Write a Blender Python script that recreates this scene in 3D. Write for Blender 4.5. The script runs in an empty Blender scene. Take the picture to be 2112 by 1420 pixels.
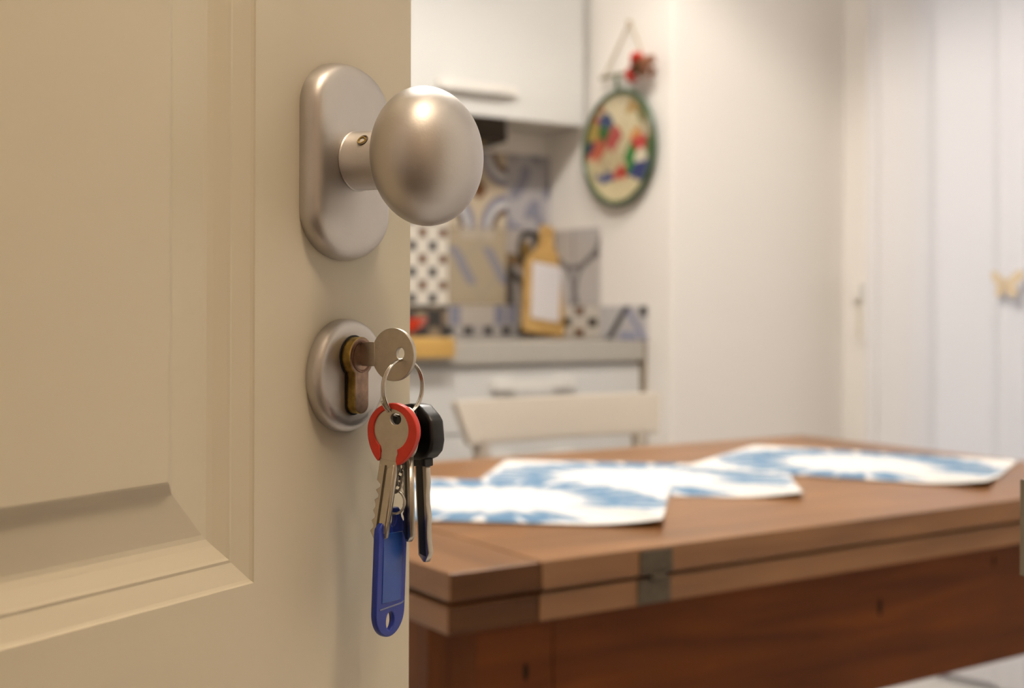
import bpy, bmesh, math, random
from mathutils import Vector, Matrix
random.seed(7)
scene = bpy.context.scene
COL = scene.collection
PI = math.pi

# ------------------------------------------------------------------ camera
# world x runs along the kitchen units, y runs towards the back wall, z up
F = 2576.0                  # focal length in pixels of a 2112 px wide frame
TH = math.radians(33.3)     # camera heading, to the right of +y
CAMZ = 1.03
HOR = 640.0                 # image row of the horizon
ROLL = math.radians(0.2)
FW = Vector((math.sin(TH), math.cos(TH), 0))
RT = Vector((math.cos(TH), -math.sin(TH), 0))
UP = Vector((0, 0, 1))
cd = bpy.data.cameras.new('camera')
cam = bpy.data.objects.new('camera', cd)
COL.objects.link(cam)
cam.matrix_world = (Matrix.Translation((0, 0, CAMZ)) @ Matrix.Rotation(-TH, 4, 'Z')
                    @ Matrix.Rotation(PI / 2, 4, 'X') @ Matrix.Rotation(ROLL, 4, 'Z'))
cd.sensor_fit = 'HORIZONTAL'
cd.sensor_width = 36.0
cd.lens = 36.0 * F / 2112.0
cd.shift_y = -(710.0 - HOR) / 2112.0
cd.clip_start = 0.01
cd.dof.use_dof = True
cd.dof.focus_distance = 0.525
cd.dof.aperture_fstop = 8.8
scene.camera = cam

# ------------------------------------------------------------------ world, exposure
world = bpy.data.worlds.new('world')
scene.world = world
world.use_nodes = True
bg = world.node_tree.nodes['Background']
bg.inputs['Color'].default_value = (0.62, 0.75, 1.0, 1)
bg.inputs['Strength'].default_value = 0.9
scene.view_settings.view_transform = 'Standard'
scene.view_settings.look = 'None'
scene.view_settings.gamma = 1.0
scene.view_settings.exposure = 0.5
scene.view_settings.use_curve_mapping = False
scene.cycles.max_bounces = 6
scene.cycles.diffuse_bounces = 4
scene.cycles.glossy_bounces = 3
scene.cycles.transmission_bounces = 4
scene.cycles.caustics_reflective = False
scene.cycles.caustics_refractive = False
WARM = (1.0, 0.80, 0.58)
P_HALL = 49.0      # emission strengths of the lamps (they are built further down)
P_GLOBE = 82.0
P_SPOT = 1500.0


def at(px, py, d):
    """world point seen at pixel (px,py) at distance d along the view axis"""
    a, b = px - 1056.0, py - HOR
    c, s = math.cos(-ROLL), math.sin(-ROLL)
    a, b = a * c - b * s, a * s + b * c
    return Vector((0, 0, CAMZ)) + FW * d + RT * (a / F * d) - UP * (b / F * d)


# ------------------------------------------------------------------ materials
def mat(name, color, rough=0.5, metal=0.0, noise=0.0, nscale=30.0, bump=0.0, bscale=200.0,
        spec=0.5, trans=0.0, coat=0.0, stretch=None, sss=0.0):
    m = bpy.data.materials.new(name)
    m.use_nodes = True
    nt = m.node_tree
    b = nt.nodes['Principled BSDF']
    b.inputs['Roughness'].default_value = rough
    b.inputs['Metallic'].default_value = metal
    b.inputs['Specular IOR Level'].default_value = spec
    b.inputs['Transmission Weight'].default_value = trans
    b.inputs['Coat Weight'].default_value = coat
    if sss:
        b.inputs['Subsurface Weight'].default_value = sss
        b.inputs['Subsurface Radius'].default_value = (0.004, 0.004, 0.006)
    b.inputs['Base Color'].default_value = (*color, 1)
    tc = nt.nodes.new('ShaderNodeTexCoord')
    mp = nt.nodes.new('ShaderNodeMapping')
    nt.links.new(tc.outputs['Object'], mp.inputs['Vector'])
    if stretch:
        mp.inputs['Scale'].default_value = stretch
    if noise > 0:
        n = nt.nodes.new('ShaderNodeTexNoise')
        n.inputs['Scale'].default_value = nscale
        n.inputs['Detail'].default_value = 2
        nt.links.new(mp.outputs['Vector'], n.inputs['Vector'])
        r = nt.nodes.new('ShaderNodeValToRGB')
        r.color_ramp.elements[0].position = 0.3
        r.color_ramp.elements[1].position = 0.7
        r.color_ramp.elements[0].color = (*[max(0, c * (1 - noise)) for c in color], 1)
        r.color_ramp.elements[1].color = (*[min(1, c * (1 + noise)) for c in color], 1)
        nt.links.new(n.outputs['Fac'], r.inputs['Fac'])
        nt.links.new(r.outputs['Color'], b.inputs['Base Color'])
    if bump > 0:
        n2 = nt.nodes.new('ShaderNodeTexNoise')
        n2.inputs['Scale'].default_value = bscale
        n2.inputs['Detail'].default_value = 1
        nt.links.new(mp.outputs['Vector'], n2.inputs['Vector'])
        bp = nt.nodes.new('ShaderNodeBump')
        bp.inputs['Strength'].default_value = bump
        bp.inputs['Distance'].default_value = 0.001
        nt.links.new(n2.outputs['Fac'], bp.inputs['Height'])
        nt.links.new(bp.outputs['Normal'], b.inputs['Normal'])
    return m


def mat_vcol(name, rough=0.5, spec=0.5):
    m = bpy.data.materials.new(name)
    m.use_nodes = True
    nt = m.node_tree
    b = nt.nodes['Principled BSDF']
    b.inputs['Roughness'].default_value = rough
    b.inputs['Specular IOR Level'].default_value = spec
    a = nt.nodes.new('ShaderNodeVertexColor')
    a.layer_name = 'print'
    nt.links.new(a.outputs['Color'], b.inputs['Base Color'])
    return m


def mat_wood(name, dark, light, axis=0, rough=0.4, scale=9.0, spec=0.5):
    m = bpy.data.materials.new(name)
    m.use_nodes = True
    nt = m.node_tree
    b = nt.nodes['Principled BSDF']
    b.inputs['Roughness'].default_value = rough
    b.inputs['Specular IOR Level'].default_value = spec
    tc = nt.nodes.new('ShaderNodeTexCoord')
    mp = nt.nodes.new('ShaderNodeMapping')
    sc = [scale, scale, scale]
    sc[axis] = scale * 0.09
    mp.inputs['Scale'].default_value = sc
    nt.links.new(tc.outputs['Object'], mp.inputs['Vector'])
    n = nt.nodes.new('ShaderNodeTexNoise')
    n.inputs['Scale'].default_value = 3.0
    n.inputs['Detail'].default_value = 5
    n.inputs['Distortion'].default_value = 0.6
    nt.links.new(mp.outputs['Vector'], n.inputs['Vector'])
    r = nt.nodes.new('ShaderNodeValToRGB')
    r.color_ramp.elements[0].position = 0.32
    r.color_ramp.elements[1].position = 0.68
    r.color_ramp.elements[0].color = (*dark, 1)
    r.color_ramp.elements[1].color = (*light, 1)
    nt.links.new(n.outputs['Fac'], r.inputs['Fac'])
    # broad patches
    n2 = nt.nodes.new('ShaderNodeTexNoise')
    n2.inputs['Scale'].default_value = 5.0
    n2.inputs['Detail'].default_value = 2
    nt.links.new(tc.outputs['Object'], n2.inputs['Vector'])
    mx = nt.nodes.new('ShaderNodeMix')
    mx.data_type = 'RGBA'
    mx.blend_type = 'MULTIPLY'
    mx.inputs['Factor'].default_value = 0.45
    nt.links.new(r.outputs['Color'], mx.inputs['A'])
    nt.links.new(n2.outputs['Fac'], mx.inputs['B'])
    nt.links.new(mx.outputs['Result'], b.inputs['Base Color'])
    bp = nt.nodes.new('ShaderNodeBump')
    bp.inputs['Strength'].default_value = 0.15
    bp.inputs['Distance'].default_value = 0.001
    nt.links.new(n.outputs['Fac'], bp.inputs['Height'])
    nt.links.new(bp.outputs['Normal'], b.inputs['Normal'])
    return m


def mat_emit(name, color, strength):
    m = bpy.data.materials.new(name)
    m.use_nodes = True
    nt = m.node_tree
    nt.nodes.remove(nt.nodes['Principled BSDF'])
    e = nt.nodes.new('ShaderNodeEmission')
    e.inputs['Color'].default_value = (*color, 1)
    e.inputs['Strength'].default_value = strength
    nt.links.new(e.outputs[0], nt.nodes['Material Output'].inputs['Surface'])
    return m


def mat_fabric(name, color, translucent):
    m = bpy.data.materials.new(name)
    m.use_nodes = True
    nt = m.node_tree
    nt.nodes.remove(nt.nodes['Principled BSDF'])
    d = nt.nodes.new('ShaderNodeBsdfDiffuse')
    t = nt.nodes.new('ShaderNodeBsdfTranslucent')
    d.inputs['Color'].default_value = (*color, 1)
    t.inputs['Color'].default_value = (*color, 1)
    x = nt.nodes.new('ShaderNodeMixShader')
    x.inputs[0].default_value = translucent
    nt.links.new(d.outputs[0], x.inputs[1])
    nt.links.new(t.outputs[0], x.inputs[2])
    nt.links.new(x.outputs[0], nt.nodes['Material Output'].inputs['Surface'])
    return m


def mat_pane(name):
    m = bpy.data.materials.new(name)
    m.use_nodes = True
    nt = m.node_tree
    nt.nodes.remove(nt.nodes['Principled BSDF'])
    t = nt.nodes.new('ShaderNodeBsdfTransparent')
    g = nt.nodes.new('ShaderNodeBsdfGlossy')
    g.inputs['Roughness'].default_value = 0.02
    f = nt.nodes.new('ShaderNodeFresnel')
    f.inputs['IOR'].default_value = 1.45
    x = nt.nodes.new('ShaderNodeMixShader')
    nt.links.new(f.outputs[0], x.inputs[0])
    nt.links.new(t.outputs[0], x.inputs[1])
    nt.links.new(g.outputs[0], x.inputs[2])
    nt.links.new(x.outputs[0], nt.nodes['Material Output'].inputs['Surface'])
    return m


M = dict(
    wall=mat('wall_paint', (0.80, 0.755, 0.70), 0.85),
    ceil=mat('ceiling_paint', (0.82, 0.80, 0.77), 0.9),
    floor=mat('floor_tile', (0.66, 0.63, 0.60), 0.4, noise=0.06, nscale=4),
    hallfloor=mat_wood('hall_floor_wood', (0.05, 0.028, 0.014), (0.11, 0.06, 0.03), 0, 0.4),
    hallwall=mat('hall_wall_paint', (0.50, 0.42, 0.33), 0.85),
    door=mat('door_paint', (0.64, 0.585, 0.455), 0.42, noise=0.012, nscale=8),
    trim=mat('door_trim_paint', (0.68, 0.62, 0.52), 0.45),
    nickel=mat('satin_nickel', (0.57, 0.54, 0.51), 0.45, 1.0, noise=0.03, nscale=60, bump=0.04, bscale=900),
    nickel_dark=mat('nickel_in_hole', (0.16, 0.13, 0.10), 0.5, 1.0),
    brass=mat('tarnished_brass', (0.42, 0.30, 0.085), 0.42, 1.0, noise=0.35, nscale=250, bump=0.12, bscale=500),
    brass_face=mat('worn_brass_face', (0.30, 0.205, 0.15), 0.45, 1.0, noise=0.3, nscale=200),
    plug=mat('worn_plug_brass', (0.17, 0.095, 0.065), 0.4, 1.0, noise=0.3, nscale=260),
    black=mat('black_gap', (0.006, 0.006, 0.006), 0.6),
    keysteel=mat('key_nickel_silver', (0.50, 0.455, 0.39), 0.30, 1.0, noise=0.06, nscale=220, bump=0.05, bscale=700),
    keyface=mat('key_scuffed_face', (0.52, 0.47, 0.40), 0.42, 1.0, noise=0.06, nscale=300, bump=0.06, bscale=900),
    ringsteel=mat('ring_steel', (0.60, 0.57, 0.53), 0.18, 1.0),
    chain=mat('chain_steel', (0.30, 0.28, 0.26), 0.3, 1.0),
    red=mat('red_plastic', (0.60, 0.035, 0.015), 0.42, noise=0.06, nscale=200),
    blackpl=mat('black_plastic', (0.008, 0.008, 0.009), 0.38),
    blue=mat('blue_plastic', (0.012, 0.035, 0.34), 0.32, trans=0.12, noise=0.08, nscale=200),
    bluewin=mat('blue_label_window', (0.022, 0.085, 0.42), 0.22, trans=0.1, noise=0.05, nscale=150),
    scuff=mat('scuffed_plastic', (0.17, 0.20, 0.34), 0.5),
    cab=mat('cabinet_laminate', (0.61, 0.60, 0.575), 0.45),
    cabin=mat('cabinet_underside', (0.60, 0.57, 0.52), 0.5),
    worktop=mat('worktop_laminate', (0.40, 0.37, 0.32), 0.4, noise=0.05, nscale=80),
    gap_shade=mat('brown_gap_shade', (0.26, 0.20, 0.13), 0.6),  # brown that stands in for the shade in the gap by the wall
    handle=mat('handle_painted', (0.72, 0.69, 0.64), 0.35),
    hood=mat('hood_dark_metal', (0.045, 0.035, 0.025), 0.4, 0.6),
    hoodlamp=mat('hood_grease_filter', (0.30, 0.20, 0.08), 0.5, 0.7),
    grout=mat('tile_grout', (0.45, 0.42, 0.38), 0.9),
    tile=mat_vcol('printed_tile', 0.30),
    mats=mat_vcol('printed_paper', 0.65, 0.3),
    plate=mat_vcol('painted_ceramic', 0.25),
    rim=mat('green_glaze', (0.045, 0.085, 0.035), 0.3, noise=0.3, nscale=25),
    beech=mat_wood('beech_wood', (0.52, 0.30, 0.085), (0.66, 0.41, 0.14), 2, 0.5),
    beechx=mat_wood('beech_wood_board', (0.58, 0.34, 0.085), (0.70, 0.44, 0.13), 0, 0.5),
    paper=mat('lilac_white_panel', (0.62, 0.58, 0.58), 0.6),
    wtop=mat_wood('table_top_wood', (0.235, 0.098, 0.028), (0.39, 0.176, 0.058), 0, 0.33),
    wtopy=mat_wood('table_cross_board_wood', (0.215, 0.090, 0.027), (0.36, 0.160, 0.053), 1, 0.33),
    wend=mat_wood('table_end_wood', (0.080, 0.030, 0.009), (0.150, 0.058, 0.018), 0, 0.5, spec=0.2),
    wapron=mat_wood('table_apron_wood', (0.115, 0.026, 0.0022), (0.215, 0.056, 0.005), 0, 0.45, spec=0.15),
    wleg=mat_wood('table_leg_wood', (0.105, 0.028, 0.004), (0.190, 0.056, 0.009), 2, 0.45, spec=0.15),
    knot=mat('wood_knot', (0.022, 0.012, 0.006), 0.8, spec=0.1),
    hinge=mat('dark_bronze', (0.085, 0.062, 0.036), 0.7, 0.0, noise=0.2, nscale=120),
    chairp=mat('greige_chair_paint', (0.56, 0.50, 0.42), 0.45),
    curtain=mat_fabric('sheer_curtain', (0.87, 0.85, 0.855), 0.25),
    butterfly=mat('butterfly_felt', (0.68, 0.55, 0.38), 0.8),
    pane=mat_pane('window_glass'),
    winframe=mat('window_frame_paint', (0.75, 0.74, 0.72), 0.4),
    whitepl=mat('white_plastic', (0.82, 0.78, 0.72), 0.4),
    cord=mat('jute_cord', (0.52, 0.42, 0.30), 0.9),
    flower=mat('red_flower', (0.62, 0.035, 0.02), 0.6, noise=0.3, nscale=40),
    flowerb=mat('brown_flower', (0.33, 0.16, 0.09), 0.7, noise=0.4, nscale=60),
    leafm=mat('dark_leaf', (0.06, 0.06, 0.02), 0.7),
    stick=mat('olive_stick', (0.16, 0.13, 0.05), 0.7),
    bowl=mat('red_bowl_enamel', (0.72, 0.035, 0.035), 0.25),
    steel=mat('strike_steel', (0.32, 0.31, 0.29), 0.4, 1.0),
    lampmetal=mat('lamp_metal', (0.05, 0.05, 0.05), 0.5, 0.5),
)


# ------------------------------------------------------------------ mesh helpers
def obj(name, me, material=None, parent=None, mw=None, smooth=False, label=None, cat=None, group=None, kind=None):
    o = bpy.data.objects.new(name, me)
    COL.objects.link(o)
    if material is not None and me is not None:
        me.materials.clear()
        me.materials.append(material)
    if parent is not None:
        o.parent = parent
    if mw is not None:
        if parent is None:
            o.matrix_world = mw
        else:
            o.matrix_local = mw
    if smooth and me is not None:
        for p in me.polygons:
            p.use_smooth = True
    if label:
        o['label'] = label
    if cat:
        o['category'] = cat
    if group:
        o['group'] = group
    if kind:
        o['kind'] = kind
    return o


def empty(name, mw, label=None, cat=None, group=None, kind=None):
    o = obj(name, None, None, None, mw, label=label, cat=cat, group=group, kind=kind)
    o.empty_display_size = 0.05
    return o


def from_bm(bm, name):
    me = bpy.data.meshes.new(name)
    bmesh.ops.recalc_face_normals(bm, faces=bm.faces)
    bm.to_mesh(me)
    bm.free()
    return me


def box_me(name, x0, x1, y0, y1, z0, z1, bev=0.0, seg=2):
    bm = bmesh.new()
    vs = [bm.verts.new((x, y, z)) for x in (x0, x1) for y in (y0, y1) for z in (z0, z1)]
    for f in ((0, 1, 3, 2), (4, 6, 7, 5), (0, 4, 5, 1), (2, 3, 7, 6), (0, 2, 6, 4), (1, 5, 7, 3)):
        bm.faces.new([vs[i] for i in f])
    if bev > 0:
        bmesh.ops.bevel(bm, geom=list(bm.edges), offset=bev, segments=seg, profile=0.5, affect='EDGES')
    return from_bm(bm, name)


def box(name, x0, x1, y0, y1, z0, z1, m, parent=None, bev=0.0, **k):
    return obj(name, box_me(name, x0, x1, y0, y1, z0, z1, bev), m, parent, **k)


def lathe_me(name, prof, n=48, axis='z'):
    """prof: list of (r, h); revolved round the axis"""
    bm = bmesh.new()
    rings = []
    for r, h in prof:
        if r < 1e-6:
            pts = [(0, 0, h)]
        else:
            pts = [(r * math.cos(2 * PI * i / n), r * math.sin(2 * PI * i / n), h) for i in range(n)]
        if axis == 'y':   # outwards is -y
            pts = [(x, -z, y) for x, y, z in pts]
        elif axis == 'x':
            pts = [(z, x, y) for x, y, z in pts]
        rings.append([bm.verts.new(p) for p in pts])
    for a, b in zip(rings, rings[1:]):
        if len(a) == 1 and len(b) == 1:
            continue
        for i in range(n):
            j = (i + 1) % n
            if len(a) == 1:
                bm.faces.new((a[0], b[i], b[j]))
            elif len(b) == 1:
                bm.faces.new((a[i], b[0], a[j]))
            else:
                bm.faces.new((a[i], b[i], b[j], a[j]))
    return from_bm(bm, name)


def tube_me(name, pts, r, n=10, closed=False, caps=True, radii=None):
    bm = bmesh.new()
    pts = [Vector(p) for p in pts]
    N = len(pts)
    rings = []
    prev = None
    for i, p in enumerate(pts):
        if closed:
            t = (pts[(i + 1) % N] - pts[i - 1]).normalized()
        else:
            t = (pts[min(i + 1, N - 1)] - pts[max(i - 1, 0)]).normalized()
        if prev is None:
            a = t.orthogonal().normalized()
        else:
            a = (prev - t * prev.dot(t)).normalized()
        prev = a
        b = t.cross(a)
        rr = radii[i] if radii else r
        rings.append([bm.verts.new(p + (a * math.cos(2 * PI * k / n) + b * math.sin(2 * PI * k / n)) * rr) for k in range(n)])
    rng = range(N) if closed else range(N - 1)
    for i in rng:
        A, B = rings[i], rings[(i + 1) % N]
        for k in range(n):
            j = (k + 1) % n
            bm.faces.new((A[k], A[j], B[j], B[k]))
    if not closed and caps:
        bm.faces.new(rings[0])
        bm.faces.new(rings[-1])
    return from_bm(bm, name)


def plate_me(name, loops, thick, bev=0.0, res=2):
    """flat plate in local xy with holes, thickness along z, rounded edges"""
    cu = bpy.data.curves.new(name, 'CURVE')
    cu.dimensions = '2D'
    cu.fill_mode = 'BOTH'
    cu.extrude = (thick / 2 - bev) * 1000
    cu.bevel_depth = bev * 1000
    cu.bevel_resolution = res
    cu.offset = -bev * 1000
    for lp in loops:
        s = cu.splines.new('POLY')
        s.points.add(len(lp) - 1)
        for i, (x, y) in enumerate(lp):
            s.points[i].co = (x * 1000, y * 1000, 0, 1)
        s.use_cyclic_u = True
    o = bpy.data.objects.new('tmp', cu)
    COL.objects.link(o)
    dg = bpy.context.evaluated_depsgraph_get()
    me = bpy.data.meshes.new_from_object(o.evaluated_get(dg))
    me.name = name
    me.transform(Matrix.Scale(.001, 4))
    bpy.data.objects.remove(o)
    bpy.data.curves.remove(cu)
    return me


def ell(cx, cy, rx, ry, n=40, a0=0.0, a1=2 * PI, closed=True):
    m = n if closed else n + 1
    return [(cx + rx * math.cos(a0 + (a1 - a0) * i / n), cy + ry * math.sin(a0 + (a1 - a0) * i / n)) for i in range(m)]


def grid_print_me(name, w, h, t, fn, nu, nv, curl=None, mirror=False):
    """thin slab, front side (+z) divided into nu x nv cells coloured by fn(u,v)"""
    verts, faces, cols = [], [], []
    for j in range(nv + 1):
        for i in range(nu + 1):
            u, v = i / nu, j / nv
            z = curl(u, v) if curl else 0.0
            verts.append(((u - 0.5) * w, (v - 0.5) * h, z))
            cols.append(fn(min(max(u, .001), .999), min(max(v, .001), .999)))
    for j in range(nv):
        for i in range(nu):
            a = j * (nu + 1) + i
            faces.append((a, a + 1, a + nu + 2, a + nu + 1))
    # back and sides
    ring = [j0 for j0 in range(nu + 1)] + [j0 * (nu + 1) + nu for j0 in range(1, nv + 1)] + \
           [nv * (nu + 1) + i0 for i0 in range(nu - 1, -1, -1)] + [j0 * (nu + 1) for j0 in range(nv - 1, 0, -1)]
    back = []
    base = fn(0.01, 0.01)
    for idx in ring:
        x, y, z = verts[idx]
        back.append(len(verts))
        verts.append((x, y, z - t))
        cols.append(base)
    for k in range(len(ring)):
        k2 = (k + 1) % len(ring)
        faces.append((ring[k2], ring[k], back[k], back[k2]))
    c = len(verts)
    verts.append((0, 0, (curl(0.5, 0.5) if curl else 0) - t))
    cols.append(base)
    for k in range(len(ring)):
        k2 = (k + 1) % len(ring)
        faces.append((back[k2], back[k], c))
    me = bpy.data.meshes.new(name)
    me.from_pydata(verts, [], faces)
    ca = me.color_attributes.new('print', 'FLOAT_COLOR', 'POINT')
    for k, cc in enumerate(cols):
        ca.data[k].color = (*cc, 1)
    return me


def frame(origin, x, y, z):
    m = Matrix.Identity(4)
    for i, v in enumerate((x, y, z)):
        for r in range(3):
            m[r][i] = v[r]
    for r in range(3):
        m[r][3] = origin[r]
    return m


def camdir(a_deg, tilt=0.0):
    """horizontal unit vector: 0 = image right, +90 = away from the camera"""
    a = math.radians(a_deg)
    return RT * math.cos(a) + FW * math.sin(a)


# ================================================================== STRUCTURE
YB = 3.30        # kitchen back wall
XS = 2.308       # side wall of the kitchen niche
YN = 2.695       # wall right of the niche
XW = 3.011       # window wall
YD0, YD1 = 0.125, 0.25   # entrance wall (hall side, kitchen side)
XJ0, XJ1 = -0.50, 0.3755  # door opening
XL = -1.3
CEIL = 2.8
S = dict(kind='structure')

box('floor_hall', XL - .1, XW + .1, -1.75, YD0 + .06, -0.08, 0, M['hallfloor'], **S, label='dark brown floor of the hall')
box('floor', XL - .1, XW + .1, YD0 + .0605, YB + .1, -0.08, 0, M['floor'], **S, label='pale floor of the kitchen')
box('ceiling', XL - .1, XW + .1, -1.75, YB + .1, CEIL, CEIL + .08, M['ceil'], **S, label='off-white flat ceiling')
wall_back = box('wall_back', XL - .1, XS, YB, YB + .1, 0, CEIL, M['wall'], **S, label='cream kitchen back wall behind the units')
wall_side = box('wall_niche', XS, XW + .1, YN, YB + .1, 0, CEIL, M['wall'], bev=0.004, **S,
                label='cream wall block right of the kitchen units, carrying the round plate')
box('wall_left', XL - .1, XL, -1.75, YB, 0, CEIL, M['wall'], **S, label='cream left wall')
box('wall_hall', XL, XW, -1.75, -1.65, 0, CEIL, M['hallwall'], **S, label='beige wall of the hall behind the viewer')


def wall_with_hole(name, axis, p0, p1, q0, q1, h0, h1, z0, z1, label):
    """wall slab with one opening. axis 'x': runs along x from q0..q1, thickness p0..p1 in y"""
    bm = bmesh.new()

    def bx(a0, a1, c0, c1):
        if axis == 'x':
            co = [(x, y, z) for x in (a0, a1) for y in (p0, p1) for z in (c0, c1)]
        else:
            co = [(x, y, z) for y in (a0, a1) for x in (p0, p1) for z in (c0, c1)]
        vs = [bm.verts.new(c) for c in co]
        for f in ((0, 1, 3, 2), (4, 6, 7, 5), (0, 4, 5, 1), (2, 3, 7, 6), (0, 2, 6, 4), (1, 5, 7, 3)):
            bm.faces.new([vs[i] for i in f])
    bx(q0, h0, 0, CEIL)
    bx(h1, q1, 0, CEIL)
    bx(h0, h1, z1, CEIL)
    if z0 > 0:
        bx(h0, h1, 0, z0)
    return obj(name, from_bm(bm, name), M['wall'], label=label, **S)


wall_with_hole('wall_entrance', 'x', YD0, YD1, XL, XW, XJ0 - .02, XJ1 + .02, 0, 2.14, 'cream wall round the entrance doorway')
wall_with_hole('wall_window', 'y', XW, XW + .1, YD1, YN, 1.15, 2.42, 0.05, 2.2, 'cream wall behind the sheer curtain')

# door frame
tr = empty('trim_1', Matrix.Identity(4), kind='structure', label='cream painted door frame at the right picture edge')
box('jamb', XJ1, XJ1 + .03, YD0 - .01, YD1 + .004, 0, 2.12, M['trim'], tr, bev=.002)
box('jamb', XJ0 - .03, XJ0, YD0 - .01, YD1 + .004, 0, 2.12, M['trim'], tr, bev=.002)
box('head', XJ0 - .03, XJ1 + .03, YD0 - .01, YD1 + .004, 2.12, 2.15, M['trim'], tr, bev=.002)
box('strike_plate', XJ1 - .0042, XJ1 + .003, YD1 - .045, YD1 + .0055, .942, .974, M['steel'], tr, label='grey steel strike plate')

# window
wn = empty('window_1', Matrix.Identity(4), kind='structure', label='window behind the sheer curtain')
for y0, y1, z0, z1 in ((1.15, 1.21, .05, 2.2), (2.36, 2.42, .05, 2.2), (1.755, 1.815, .05, 2.2), (1.21, 2.36, .05, .13), (1.21, 2.36, 2.12, 2.2)):
    box('window_frame', XW + .02, XW + .075, y0, y1, z0, z1, M['winframe'], wn, bev=.003)
for y0, y1 in ((1.21, 1.755), (1.815, 2.36)):
    box('pane', XW + .045, XW + .05, y0, y1, .13, 2.12, M['pane'], wn)

# ================================================================== LAMPS (above the frame)
hl = empty('hall_lamp', Matrix.Translation((0.47, -0.33, CEIL)), label='round glass ceiling lamp in the hall', cat='lamp')
obj('lamp_base', lathe_me('lamp_base', [(0, 0), (.10, 0), (.10, -.03), (0, -.03)], 32), M['lampmetal'], hl)
obj('glass_globe', lathe_me('glass_globe', [(.0, -.031), (.12, -.031), (.175, -.06), (.185, -.09), (.155, -.13), (.08, -.158), (0, -.165)], 32),
    mat_emit('hall_lamp_glow', WARM, P_HALL), hl, smooth=True)
kl = empty('kitchen_lamp', Matrix.Translation((1.10, 1.75, CEIL)), label='round glass ceiling lamp in the kitchen', cat='lamp')
obj('lamp_base', lathe_me('lamp_base', [(0, 0), (.12, 0), (.12, -.03), (0, -.03)], 32), M['lampmetal'], kl)
obj('glass_globe', lathe_me('glass_globe', [(.0, -.031), (.13, -.031), (.17, -.06), (.175, -.09), (.15, -.13), (.08, -.16), (0, -.17)], 32),
    mat_emit('kitchen_lamp_glow', (1.0, .955, .89), P_GLOBE), kl, smooth=True)
pl = empty('pendant_lamp', Matrix.Translation((1.75, 1.90, CEIL)), label='dark cone pendant lamp above the table', cat='lamp')
obj('cable', tube_me('cable', [(0, 0, 0), (0, 0, -.155)], .004, 8), M['lampmetal'], pl)
obj('lamp_shade', lathe_me('lamp_shade', [(.012, -.150), (.045, -.165), (.185, -.332), (.182, -.333), (.042, -.169), (.010, -.154)], 48), M['lampmetal'], pl)
obj('bulb', lathe_me('bulb', [(0, -.200), (.015, -.206), (.021, -.220), (.015, -.234), (0, -.240)], 20),
    mat_emit('bulb_glow', (1.0, .92, .82), P_SPOT), pl, smooth=True)

# ================================================================== ENTRANCE DOOR
DA = math.radians(30.8)
KZ = 1.0014
K = at(706, 775, .545)
Dv = RT * math.sin(DA) + FW * math.cos(DA)       # along the door towards its free edge
Nv = RT * math.cos(DA) - FW * math.sin(DA)       # out of the door towards the viewer
DM = frame((K.x, K.y, 0), Dv, -Nv, UP)           # local -y = towards the viewer
door = empty('door_1', DM, kind='structure', label='cream panelled entrance door standing ajar')
DE, DH = 0.0518, -0.80
px0, px1 = -0.66, -0.0555
PZ = [(0.10, 0.79), (0.921, 1.95)]
bm = bmesh.new()
xs = [DH, px0, px1, DE - .0012]
zs = [0.008, PZ[0][0], PZ[0][1], PZ[1][0], PZ[1][1], 2.11]
for i in range(3):
    for j in range(5):
        if i == 1 and j in (1, 3):
            continue
        vs = [bm.verts.new((x, 0, z)) for x, z in ((xs[i], zs[j]), (xs[i + 1], zs[j]), (xs[i + 1], zs[j + 1]), (xs[i], zs[j + 1]))]
        bm.faces.new(vs)


def quad(*p):
    bm.faces.new([bm.verts.new(q) for q in p])


zt, zb, T = 2.11, .008, .045
quad((DE - .0012, 0, zb), (DE, .0012, zb), (DE, .0012, zt), (DE - .0012, 0, zt))
quad((DE, .0012, zb), (DE, T, zb), (DE, T, zt), (DE, .0012, zt))
quad((DE, T, zb), (DH, T, zb), (DH, T, zt), (DE, T, zt))
quad((DH, T, zb), (DH, 0, zb), (DH, 0, zt), (DH, T, zt))
quad((DH, 0, zt), (DE - .0012, 0, zt), (DE, .0012, zt), (DE, T, zt), (DH, T, zt))
quad((DH, 0, zb), (DE - .0012, 0, zb), (DE, .0012, zb), (DE, T, zb), (DH, T, zb))
bmesh.ops.remove_doubles(bm, verts=bm.verts, dist=1e-6)
obj('door_leaf', from_bm(bm, 'door_leaf'), M['door'], door)
PROF = [(0, 0), (.0006, .0006), (.0016, .0012), (.0092, .0036), (.0104, .0034), (.0116, .0040), (.0170, .0062), (.0196, .0070), (.0216, .0071), (.0240, .0068), (.0396, .0044), (.0406, .0040), (.0444, .0010), (.0454, .0006)]
for z0, z1 in PZ:
    bm = bmesh.new()
    loops = []
    for s, d in PROF:
        loops.append([bm.verts.new(p) for p in ((px0 + s, d, z0 + s), (px1 - s, d, z0 + s), (px1 - s, d, z1 - s), (px0 + s, d, z1 - s))])
    for a, b in zip(loops, loops[1:]):
        for i in range(4):
            j = (i + 1) % 4
            bm.faces.new((a[i], a[j], b[j], b[i]))
    bm.faces.new(loops[-1])
    obj('raised_panel', from_bm(bm, 'raised_panel'), M['door'], door)


# --- knob back plate (local: x along door, -y out, z up)
def plate_outline(hw, hs, cap, n=26, e=2.05):
    pts = []
    for sgn, a0 in ((1, 0), (-1, PI)):
        for i in range(n + 1):
            a = a0 + PI * i / n
            c, s = math.cos(a), math.sin(a)
            x = hw * (abs(c) ** (2 / e)) * (1 if c >= 0 else -1)
            z = cap * (abs(s) ** (2 / e)) * (1 if s >= 0 else -1) + sgn * hs
            pts.append((x, z))
    return pts


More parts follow.
